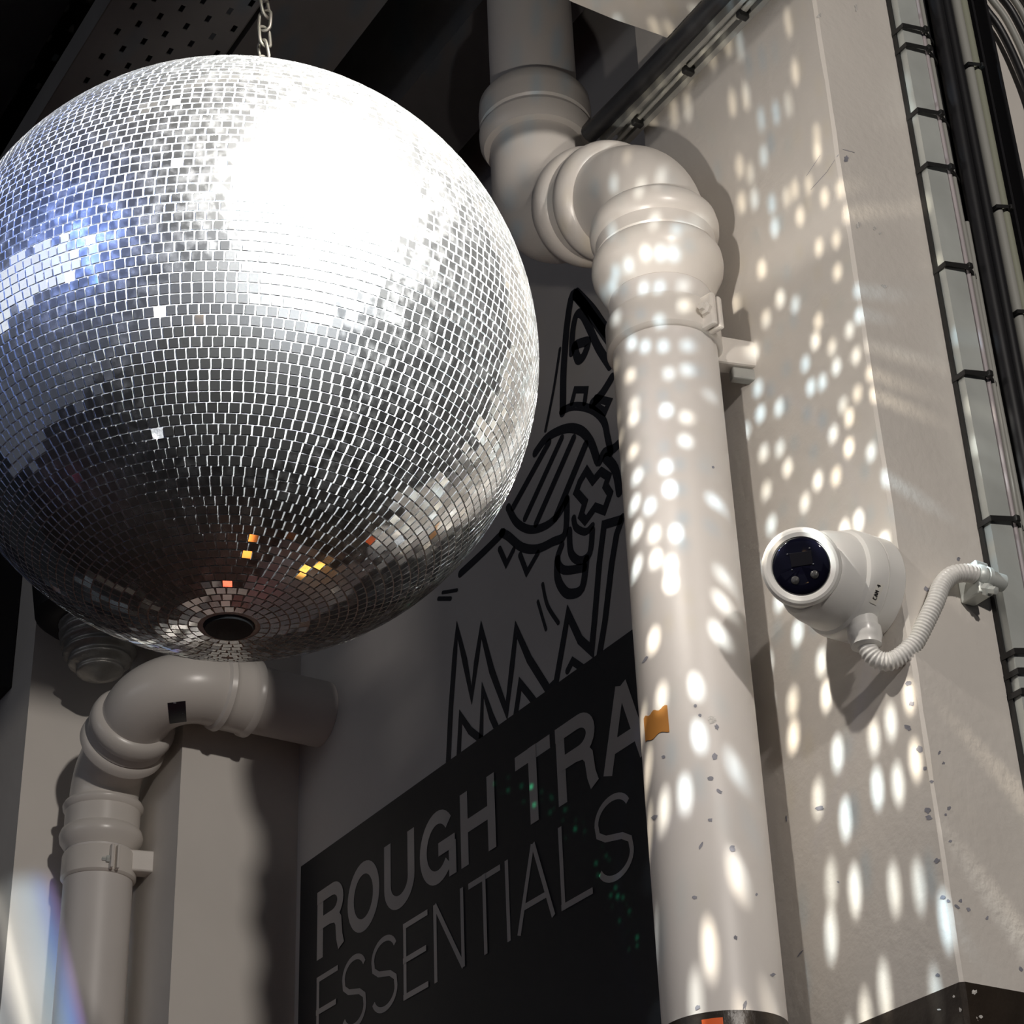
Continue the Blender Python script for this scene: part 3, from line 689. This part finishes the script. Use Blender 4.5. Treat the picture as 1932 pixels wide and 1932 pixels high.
lathe('end_fitting', cp[-1] - ed * 0.016, ed, [(0, 0.0095), (0.002, 0.0108), (0.006, 0.0108), (0.007, 0.009), (0.009, 0.009), (0.010, 0.0108), (0.014, 0.0108), (0.015, 0.0085), (0.030, 0.0085), (0.032, 0.006)], 'galvanised', con, seg=24)
sd = at(1835, 1110, Y=1.185)
box('saddle', (sd.x - 0.006, 1.170, sd.z - 0.012), (sd.x + 0.010, Y0 - 0.0005, sd.z + 0.022), 'galvanised', con, 0.0015)
lathe('saddle_bolt', Vector((sd.x + 0.001, 1.171, sd.z - 0.008)), (0.15, -1, -0.5), [(0, 0.0065), (0.005, 0.0065), (0.006, 0.004), (0.013, 0.0038), (0.014, 0.0)], 'galvanised', con, seg=6, ang=20)

# ------------------------------------------------------------------ cable tray and cables on the right face
def u_channel(name, x0, x1, ybase, depth, z0, z1, th, material, parent):
    # C section open towards +X, standing off the wall at Y=ybase towards -Y
    prof = [(x1, ybase), (x0, ybase), (x0, ybase - depth), (x1, ybase - depth), (x1, ybase - depth + th), (x0 + th, ybase - depth + th), (x0 + th, ybase - th), (x1, ybase - th)]
    n = len(prof); V = [(x, y, z0) for x, y in prof] + [(x, y, z1) for x, y in prof]
    Fc = [(i, (i + 1) % n, n + (i + 1) % n, n + i) for i in range(n)] + [tuple(range(n))[::-1], tuple(range(n, 2 * n))]
    return mesh_obj(name, V, Fc, material, parent)
def cable_tie(parent, x0, x1, y0, y1, z, tilt=0.006, w=0.0028, ytail=0.004):
    V = []; Fc = []; P = [(x0, y1, z - tilt), (x0, y0, z - tilt), ((x0 * 0.4 + x1 * 0.6), y0 - 0.001, z + tilt), (x1, y0 + (y1 - y0) * 0.4, z), (x1, y1, z - tilt)]
    e = 0.0012
    for x, y, zz in P:
        V += [(x, y, zz - w), (x, y, zz + w)]
    n = len(P)
    cx_, cy_ = (x0 + x1) / 2, (y0 + y1) / 2
    for x, y, zz in P:
        d = Vector((x - cx_, y - cy_)).normalized() * e; V += [(x + d.x, y + d.y, zz - w), (x + d.x, y + d.y, zz + w)]
    for i in range(n - 1):
        a, b = 2 * i, 2 * i + 2; A, B = 2 * n + a, 2 * n + b
        Fc += [(a, b, b + 1, a + 1), (A, A + 1, B + 1, B), (a, A, B, b), (a + 1, b + 1, B + 1, A + 1)]
    o = mesh_obj('cable_tie', V, Fc, 'tie_black', parent)
    return o
tray = thing('cable_channel', 'tall galvanised channel strapped with black ties beside the security camera column', 'cable tray', (1.33, Y0, 0.9))
u_channel('channel', 1.3135, 1.3430, Y0 - 0.001, 0.014, 0.9, HC - 0.01, 0.0016, 'galvanised', tray)
box('channel_edge', (1.3110, Y0 - 0.006, 0.9), (1.3133, Y0 - 0.001, HC - 0.01), 'tie_black', tray, label='dark gap strip along the channel')
for i, y_ in enumerate((47, 83, 206, 308, 496, 700, 975, 1225, 1262, 1300)):
    xx = 1690 + y_ * 0.178
    z = at(xx, y_, Y=Y0 - 0.015).z
    tie_ = cable_tie(tray, 1.3115, 1.3625, Y0 - 0.0190, Y0 - 0.002, z, tilt=0.0035)
    box('tie_head', (1.3400, Y0 - 0.0245, z - 0.0005), (1.3460, Y0 - 0.0185, z + 0.0065), 'tie_black', tie_, 0.001)
def wavy(x, y, z0, z1, amp, seed, n=40, lean=0.0):
    r_ = random.Random(seed); ph = [r_.random() * 6.28 for _ in range(3)]
    return [(x + lean * (i / n) + amp * math.sin(i * 0.35 + ph[0]) + amp * 0.5 * math.sin(i * 0.9 + ph[1]), y + amp * 0.5 * math.sin(i * 0.5 + ph[2]), z0 + (z1 - z0) * i / n) for i in range(n + 1)]
def cable(name, pts, r, material, label, group=None, seg=14):
    o = tube(name, pts, r, material, None, seg=seg, ang=60); return tag(o, label, 'cable', group)
cable('data_cable', wavy(1.3472, Y0 - 0.0135, 0.9, HC - 0.02, 0.0006, 1), 0.0030, 'mauve_cable', 'thin mauve cable pressed against the tall galvanised channel')
cable('data_cable', wavy(1.3538, Y0 - 0.0130, 0.9, HC - 0.02, 0.0008, 2), 0.0030, 'grey_cable', 'thin pale grey cable second out from the tall galvanised channel')
cable('data_cable', wavy(1.3605, Y0 - 0.0120, 0.9, 1.36 + EYE, 0.0012, 3), 0.0032, 'grey_cable', 'thin grey cable that stops short beside the tall galvanised channel')
bp = thing('cable_backing', 'long black backing strip behind the cables at the right edge', 'cable tray', (1.41, Y0, 0.9))
box('backing_plate', (1.3640, Y0 - 0.006, 0.9), (1.4540, Y0 - 0.0005, HC - 0.012), 'black_plastic', bp)
box('backing_rib', (1.4520, Y0 - 0.022, 0.9), (1.4560, Y0 - 0.0065, HC - 0.012), 'black_plastic', bp)
box('backing_rib', (1.4360, Y0 - 0.016, 0.9), (1.4385, Y0 - 0.0065, HC - 0.012), 'black_plastic', bp)
cable('power_cable', wavy(1.3745, Y0 - 0.0155, 0.9, HC - 0.02, 0.0006, 4), 0.0085, 'black_cable', 'thick black cable nearest the galvanised channel at the right edge')
cable('power_cable', wavy(1.3920, Y0 - 0.0145, 0.9, HC - 0.02, 0.0006, 5), 0.0075, 'black_cable', 'thick black cable touching the pair of grey-green cables at the right edge')
cable('armoured_cable', wavy(1.4080, Y0 - 0.0160, 0.9, HC - 0.02, 0.0006, 6), 0.0062, 'grey_cable', 'grey cable, left one of the strapped pair on the black backing strip')
g2c = thing('armoured_cable', 'olive grey cable, right one of the strapped pair on the black backing strip', 'cable', (1.421, Y0 - 0.015, 0.9))
tube('cable_sheath', wavy(1.4210, Y0 - 0.0150, 0.9, HC - 0.02, 0.0006, 7), 0.0062, 'green_cable', g2c, seg=14, ang=60)
for y_, x_ in ((103, 1785), (372, 1835), (565, 1858), (726, 1892)):
    z = at(x_, y_, Y=Y0 - 0.02).z
    tie_ = cable_tie(g2c, 1.4010, 1.4280, Y0 - 0.0235, Y0 - 0.007, z, tilt=0.0025, w=0.0022)
    box('tie_head', (1.4190, Y0 - 0.0275, z), (1.4240, Y0 - 0.0215, z + 0.006), 'tie_black', tie_, 0.001)
CV1 = [(1836, -70), (1838, -25), (1856, 12), (1885, 52), (1915, 112), (1945, 190), (1975, 300)]
for i, (off_, r_, m_, lb_) in enumerate([((0, 0), 0.0050, 'black_cable', 'black cable curving off at the top right corner, lowest of the arc'), ((13, -16), 0.0042, 'grey_cable', 'pale grey cable curving off at the top right corner'),
                                        ((25, -29), 0.0048, 'black_cable', 'black cable curving off between the two grey ones at the top right'), ((38, -38), 0.0042, 'grey_cable', 'grey cable curving off at the top right, outermost of the arc'), ((58, -50), 0.010, 'black_cable', 'thick black cable outside the arc in the top right corner')]):
    pts = [at(x + off_[0], y + off_[1], Y=Y0 - 0.0115 - (0.001 * i)) for x, y in CV1]
    cable('curved_cable', catmull(pts, 8), r_, m_, lb_)

# tray and black cable under the downstand, along the top of the lit face
tt = thing('cable_channel', 'narrow metal channel running along the top of the lit column face', 'cable tray', (1.165, 1.2, 1.66 + EYE))
z0, z1 = 1.660 + EYE, 1.690 + EYE; ya, yb = 1.02, 1.555
pf = [(1.1620, z1), (1.1620, z0), (1.1675, z0), (1.1675, z0 + 0.0015), (1.1635, z0 + 0.0015), (1.1635, z1 - 0.002), (1.1895, z1 - 0.002), (1.1895, z0 + 0.0015), (1.1835, z0 + 0.0015), (1.1835, z0), (1.1910, z0), (1.1910, z1)]
n = len(pf); V = [(x, ya, z) for x, z in pf] + [(x, yb, z) for x, z in pf]
mesh_obj('channel', V, [(i, (i + 1) % n, n + (i + 1) % n, n + i) for i in range(n)] + [tuple(range(n)), tuple(range(n, 2 * n))[::-1]], 'galvanised_dull', tt)
for k, (y0_, y1_) in enumerate(((1.05, 1.30), (1.26, 1.56))):
    tube('channel_wire', [(1.1705 + 0.005 * k, y0_, z0 + 0.004), (1.172 + 0.004 * k, (y0_ + y1_) / 2, z0 + 0.003), (1.179, y1_, z0 + 0.004)], 0.0028, 'grey_cable', tt, seg=10)
for x_, y_ in ((1403, 28), (1288, 128), (1197, 228)):
    p = at(x_, y_, Z=z0)
    box('tie_head', (1.170, p.y - 0.004, z0 - 0.006), (1.184, p.y + 0.004, z0 + 0.003), 'tie_black', tt, 0.0015)
o = tube('trunk_cable', [(1.1485 + 0.001 * math.sin(i), 1.02 + 0.0538 * i, 1.6735 + EYE) for i in range(11)], 0.0115, 'black_cable', None, seg=18, ang=60)
tag(o, 'thick black cable running beside the metal channel under the pale downstand', 'cable')

# ------------------------------------------------------------------ painted sign and mural on the recessed wall
XW = XM - 0.0006
def ribbon(pts, w, closed=False, round_=True):
    # pts in (Y, Z) on the wall; returns verts, faces
    P = [Vector((p[0], p[1])) for p in pts]; n = len(P); V = []; Fc = []
    for i in range(n):
        a = P[(i - 1) % n] if closed or i > 0 else P[i]; b = P[(i + 1) % n] if closed or i < n - 1 else P[i]
        d0 = (P[i] - a).normalized() if (P[i] - a).length > 1e-9 else None; d1_ = (b - P[i]).normalized() if (b - P[i]).length > 1e-9 else None
        if d0 is None: d0 = d1_
        if d1_ is None: d1_ = d0
        t = (d0 + d1_); t = t.normalized() if t.length > 1e-6 else d0
        nn = Vector((-t.y, t.x)); c = max(0.45, abs(nn.dot(Vector((-d0.y, d0.x))))); nn = nn * (w / 2 / c)
        V += [P[i] - nn, P[i] + nn]
    m_ = n if closed else n - 1
    for i in range(m_):
        a = 2 * i; b = 2 * ((i + 1) % n); Fc.append((a, a + 1, b + 1, b))
    if round_ and not closed:
        for e, (i, o_) in enumerate(((0, 1), (n - 1, n - 2))):
            d = (P[i] - P[o_]).normalized(); s_ = Vector((-d.y, d.x)); b0 = len(V); K = 6
            V.append(P[i]); 
            for k in range(K + 1):
                a = math.pi * k / K - math.pi / 2; V.append(P[i] + d * (math.cos(a) * w / 2) + s_ * (math.sin(a) * w / 2))
            for k in range(K): Fc.append((b0, b0 + 1 + k, b0 + 2 + k))
    return V, Fc
def wall_flat(name, parts, x, material, parent, label=None):
    V = []; Fc = []
    for v, f in parts:
        b0 = len(V); V += [(x - 0.00012 * (b0 > 0) * (1 + b0 % 7), p[0], p[1]) for p in v]; Fc += [tuple(b0 + i for i in q) for q in f]
    return mesh_obj(name, V, Fc, material, parent, label=label)
sign = thing('painted_sign', 'black painted sign on the mural wall reading ROUGH TRA and ESSENTIALS', 'sign', (XW, 2.4, 0.5 + EYE))
PT = 1.210 + EYE
box('sign_panel', (XM - 0.0016, Y1 + 0.004, 0.35 + EYE), (XM + 0.001, 2.833, PT), 'panel_black', sign)
XT = XM - 0.0021
def arc(cx_, cy_, rx, ry, a0, a1, n=18): return [(cx_ + rx * math.cos(math.radians(a0 + (a1 - a0) * i / n)), cy_ + ry * math.sin(math.radians(a0 + (a1 - a0) * i / n))) for i in range(n + 1)]
def glyph(ch, W, Hh, w):
    """strokes of a letter in a W x Hh box, stroke width w: list of (points, closed)"""
    e = w / 2
    if ch == 'T': return [([(0, Hh - e), (W, Hh - e)], 0), ([(W / 2, 0), (W / 2, Hh)], 0)]
    if ch == 'H': return [([(e, 0), (e, Hh)], 0), ([(W - e, 0), (W - e, Hh)], 0), ([(e, Hh * 0.52), (W - e, Hh * 0.52)], 0)]
    if ch == 'I': return [([(W / 2, 0), (W / 2, Hh)], 0)]
    if ch == 'L': return [([(e, 0), (e, Hh)], 0), ([(0, e), (W, e)], 0)]
    if ch == 'E': return [([(e, 0), (e, Hh)], 0), ([(0, e), (W, e)], 0), ([(0, Hh - e), (W, Hh - e)], 0), ([(0, Hh * 0.51), (W * 0.94, Hh * 0.51)], 0)]
    if ch == 'N': return [([(e, 0), (e, Hh)], 0), ([(W - e, 0), (W - e, Hh)], 0), ([(e * 1.1, Hh - e * 0.2), (W - e * 1.1, e * 0.2)], 0)]
    if ch == 'A': return [([(e * 0.9, 0), (W / 2 - e * 0.25, Hh)], 0), ([(W - e * 0.9, 0), (W / 2 + e * 0.25, Hh)], 0), ([(W * 0.2, Hh * 0.30), (W * 0.8, Hh * 0.30)], 0)]
    if ch == 'O': return [(arc(W / 2, Hh / 2, W / 2 - e, Hh / 2 - e, 0, 350, 35), 1)]
    if ch == 'U': return [([(e, Hh)] + arc(W / 2, W * 0.46, W / 2 - e, W * 0.46 - e, 180, 360, 16) + [(W - e, Hh)], 0)]
    if ch == 'R':
        rb = (Hh * 0.5) / 2 - e * 0.55; cy_ = Hh - e - rb
        return [([(e, 0), (e, Hh)], 0), ([(0, Hh - e), (W * 0.55, Hh - e)] + arc(W * 0.58, cy_, W * 0.42 - e, rb, 90, -90, 14) + [(e, cy_ - rb)], 0),
                ([(W * 0.5, cy_ - rb), (W * 0.72, cy_ - rb - Hh * 0.03), (W * 0.82, cy_ - rb - Hh * 0.12), (W * 0.86, Hh * 0.15), (W * 0.93, 0)], 0)]
    if ch == 'G':
        return [(arc(W / 2, Hh / 2, W / 2 - e, Hh / 2 - e, 38, 318, 26), 0), ([(W * 0.54, Hh * 0.45), (W, Hh * 0.45)], 0), ([(W - e * 0.8, 0), (W - e * 0.8, Hh * 0.45)], 0)]
    if ch == 'S':
        cy1, cy0 = Hh * 0.74, Hh * 0.26; ry = Hh * 0.26 - e
        return [(arc(W / 2, cy1, W / 2 - e, ry, 20, 180, 14) + [(e + W * 0.03, Hh * 0.62), (W * 0.28, Hh * 0.535), (W * 0.72, Hh * 0.465), (W - e - W * 0.03, Hh * 0.38)] + arc(W / 2, cy0, W / 2 - e, ry, 0, -160, 14), 0)]
rowA = [('R', 2.771, 2.683), ('O', 2.670, 2.569), ('U', 2.554, 2.463), ('G', 2.447, 2.346), ('H', 2.331, 2.237), ('T', 2.183, 2.095), ('R', 2.081, 1.989), ('A', 1.976, 1.876)]
rowB = [('E', 2.770, 2.700), ('S', 2.686, 2.610), ('S', 2.594, 2.516), ('E', 2.498, 2.427), ('N', 2.411, 2.327), ('T', 2.314, 2.230), ('I', 2.219, 2.209), ('A', 2.193, 2.101), ('L', 2.086, 2.014), ('S', 2.003, 1.922)]
for row, zb_, zt_, w_ in ((rowA, 1.0345, 1.1445, 0.0200), (rowB, 0.8940, 1.0070, 0.0085)):
    for ch, ya_, yb_ in row:
        W = ya_ - yb_; Hh = zt_ - zb_; parts = []
        for pts, cl in glyph(ch, W, Hh, w_):
            parts.append(ribbon([(ya_ - u, zb_ + EYE + v) for u, v in pts], w_, bool(cl), False))
        wall_flat('letter', parts, XT, 'letter_grey', sign)
# mural brush strokes
mural = thing('mural_drawing', 'dark line drawing of a striped toothy creature painted above the black sign', 'mural', (XW, 1.9, 1.3 + EYE))
def wl(x, y): p = at(x, y, X=XW); return (p.y, p.z)
def cE(p): return [(830 + x / 3.116, 530 + y / 3.116) for x, y in p]
def cD(p): return [(500 + x / 2.76, 700 + y / 2.76) for x, y in p]
def cH(p): return [(550 + x / 2.76, 1232 + y / 2.76) for x, y in p]
ST = [  # (pixel polyline, stroke width m, closed, smooth)
 (cE([(722, 770), (725, 560), (735, 400), (748, 250), (778, 85), (830, 120), (900, 215), (1010, 370)]), 0.017, 0, 1),
 (cE([(800, 75), (890, 170), (960, 270), (1020, 340)]), 0.019, 0, 1),
 (cE([(775, 420), (780, 300), (800, 205), (835, 195), (880, 280), (930, 390), (1000, 500)]), 0.015, 0, 1),
 (cE([(790, 385), (812, 460), (845, 440), (868, 360), (800, 375)]), 0.016, 0, 1),
 (cE([(715, 765), (780, 738), (850, 742), (915, 770), (965, 830), (985, 920), (1005, 1010)]), 0.013, 0, 1),
 (cE([(775, 715), (795, 640), (860, 640), (850, 715)]), 0.011, 0, 0),
 (cE([(895, 720), (950, 665), (1010, 570)]), 0.016, 0, 1),
 (cE([(915, 690), (995, 710), (970, 770), (905, 730)]), 0.012, 0, 0),
 (cE([(560, 1010), (620, 930), (690, 885), (765, 865), (835, 885), (890, 955), (930, 1060), (965, 1010), (1015, 990), (1055, 955)]), 0.015, 0, 1),
 (cE([(975, 1040), (1030, 1110), (1055, 1240)]), 0.016, 0, 1),
 (cE([(640, 950), (430, 1330)]), 0.013, 0, 0), (cE([(715, 925), (500, 1395)]), 0.012, 0, 0), (cE([(785, 925), (565, 1425)]), 0.013, 0, 0), (cE([(855, 965), (680, 1390)]), 0.015, 0, 0),
 (cE([(400, 1330), (450, 1420), (530, 1462), (620, 1440), (690, 1380), (745, 1290)]), 0.013, 0, 1),
 (cE([(360, 1480), (400, 1500), (480, 1565), (570, 1575), (660, 1535), (735, 1485), (745, 1285)]), 0.014, 0, 1),
 (cE([(350, 1575), (390, 1665), (432, 1580)]), 0.010, 0, 0), (cE([(470, 1610), (510, 1715), (575, 1600)]), 0.010, 0, 0),
 (cE([(860, 1115), (900, 1175), (945, 1120), (990, 1150), (972, 1205), (1000, 1250), (965, 1350), (912, 1330), (855, 1410), (828, 1380), (852, 1300), (800, 1240), (822, 1180)]), 0.013, 1, 0),
 (cE([(785, 1395), (800, 1450), (855, 1475), (895, 1440)]), 0.011, 0, 1),
 (cE([(760, 1470), (770, 1600), (825, 1645), (880, 1600), (895, 1470)]), 0.013, 0, 1),
 (cE([(715, 1555), (690, 1640), (730, 1700), (850, 1685)]), 0.013, 0, 1),
 (cE([(690, 1640), (690, 1740), (720, 1810), (765, 1840), (835, 1805), (860, 1640)]), 0.015, 0, 1),
 (cE([(120, 1720), (260, 1590), (370, 1480)]), 0.014, 0, 1),
 (cE([(15, 1832), (100, 1818)]), 0.006, 0, 0), (cE([(-10, 1868), (62, 1868)]), 0.007, 0, 0),
 (cE([(705, 400), (668, 640), (620, 880)]), 0.007, 0, 1),
 (cH([(812, 640), (828, 300), (850, 0)]) + cD([(1000, 1345), (1040, 1510), (1075, 1690), (1100, 1510), (1125, 1345), (1180, 1560), (1257, 1770), (1285, 1540), (1307, 1345), (1375, 1500), (1475, 1660), (1515, 1620), (1550, 1420), (1577, 1265), (1640, 1400), (1700, 1455), (1715, 1300), (1740, 1000), (1765, 800), (1850, 775)]), 0.0135, 0, 0),
 (cD([(1740, 1480), (1770, 1300), (1805, 1000), (1830, 850), (1860, 765)]), 0.0135, 0, 0),
 (cH([(868, 560), (880, 330), (930, 405), (1000, 460)]), 0.012, 0, 0), (cH([(985, 480), (995, 190), (1040, 330), (1080, 420)]), 0.012, 0, 0), (cH([(1165, 330), (1190, 160), (1235, 215), (1300, 300)]), 0.012, 0, 0),
 (cD([(1575, 1560), (1600, 1510), (1650, 1545)]), 0.011, 0, 0), (cD([(1420, 1200), (1440, 1270), (1462, 1345)]), 0.006, 0, 1), (cD([(1445, 1110), (1470, 1220), (1527, 1312)]), 0.007, 0, 1)]
for px_, w_, cl, sm in ST:
    P = [wl(*p) for p in px_]
    if sm: P = [(v.x, v.y) for v in catmull([(a, b, 0) for a, b in P], 5, bool(cl))]
    wall_flat('brush_stroke', [ribbon(P, w_, bool(cl), True)], XW, 'mural_black', mural)

# ------------------------------------------------------------------ ceiling pieces and the dark corner at the left
pt_ = thing('perforated_tray', 'wide perforated metal tray under the dark ceiling behind the chain', 'cable tray', (0.83, 2.6, 2.2 + EYE))
X0, X1, YS, YE = 0.735, 0.925, 1.62, 4.2
nx, ny = 27, 170; V = []; Fc = []
xs = [X0 + (X1 - X0) * i / nx for i in range(nx + 1)]; ys = [YS + (YE - YS) * j / ny for j in range(ny + 1)]
for y in ys:
    for x in xs: V.append((x, y, 2.2 + EYE))
for j in range(ny):
    for i in range(nx):
        slot = (i % 3 == 1) and ((j + 2 * ((i // 3) % 2)) % 4 in (0,)) and 1 < i < nx - 1
        if not slot: Fc.append((j * (nx + 1) + i, j * (nx + 1) + i + 1, (j + 1) * (nx + 1) + i + 1, (j + 1) * (nx + 1) + i))
o = mesh_obj('perforated_plate', V, Fc, 'tray_grey', pt_)
sol = o.modifiers.new('thickness', 'SOLIDIFY'); sol.thickness = 0.002; sol.offset = 1
box('tray_side', (X0 - 0.002, YS, 2.2 + EYE), (X0, YE, 2.26 + EYE), 'joist_grey', pt_); box('tray_side', (X1, YS, 2.2 + EYE), (X1 + 0.002, YE, 2.26 + EYE), 'joist_grey', pt_)
for y_ in (1.75, 2.6, 3.5):
    tube('tray_hanger', [(0.83, y_, 2.2 + EYE), (0.83, y_, HC)], 0.004, 'galvanised_dull', pt_, seg=8)

fd = thing('flexible_duct', 'crumpled silver duct end sticking out of a black sleeve behind the ball', 'duct', V3(2.985, 1.09, 1.54))
dp = []
for i in range(120):
    d = i / 119; env = 1.0 if d < 0.45 else math.sqrt(max(0.0, 1 - ((d - 0.45) / 0.551) ** 2))
    r_ = 0.064 * env + (0.0038 * math.sin(d * 2 * math.pi * 9) + 0.0012 * random.random()) * min(1, env * 1.6)
    dp.append((d * 0.165, max(0.0005, r_)))
lathe('duct_hose', V3(2.985, 1.09, 1.70), (0.06, -0.05, -1), dp, 'foil', fd, seg=40, ang=70)
lathe('duct_sleeve', V3(2.985, 1.085, 1.637), (0, 0, 1), [(0, 0.062), (0.002, 0.085), (0.014, 0.100), (0.09, 0.112), (0.15, 0.105), (0.20, 0.06), (0.9, 0.05)], 'black_plastic', fd, seg=40)
tag(tube('round_duct', [(-1.6, 3.30, 1.93 + EYE), (1.05, 3.30, 1.93 + EYE)], 0.04, 'duct_grey', None, seg=28), 'dull grey round duct running behind the ball at the left edge', 'duct')
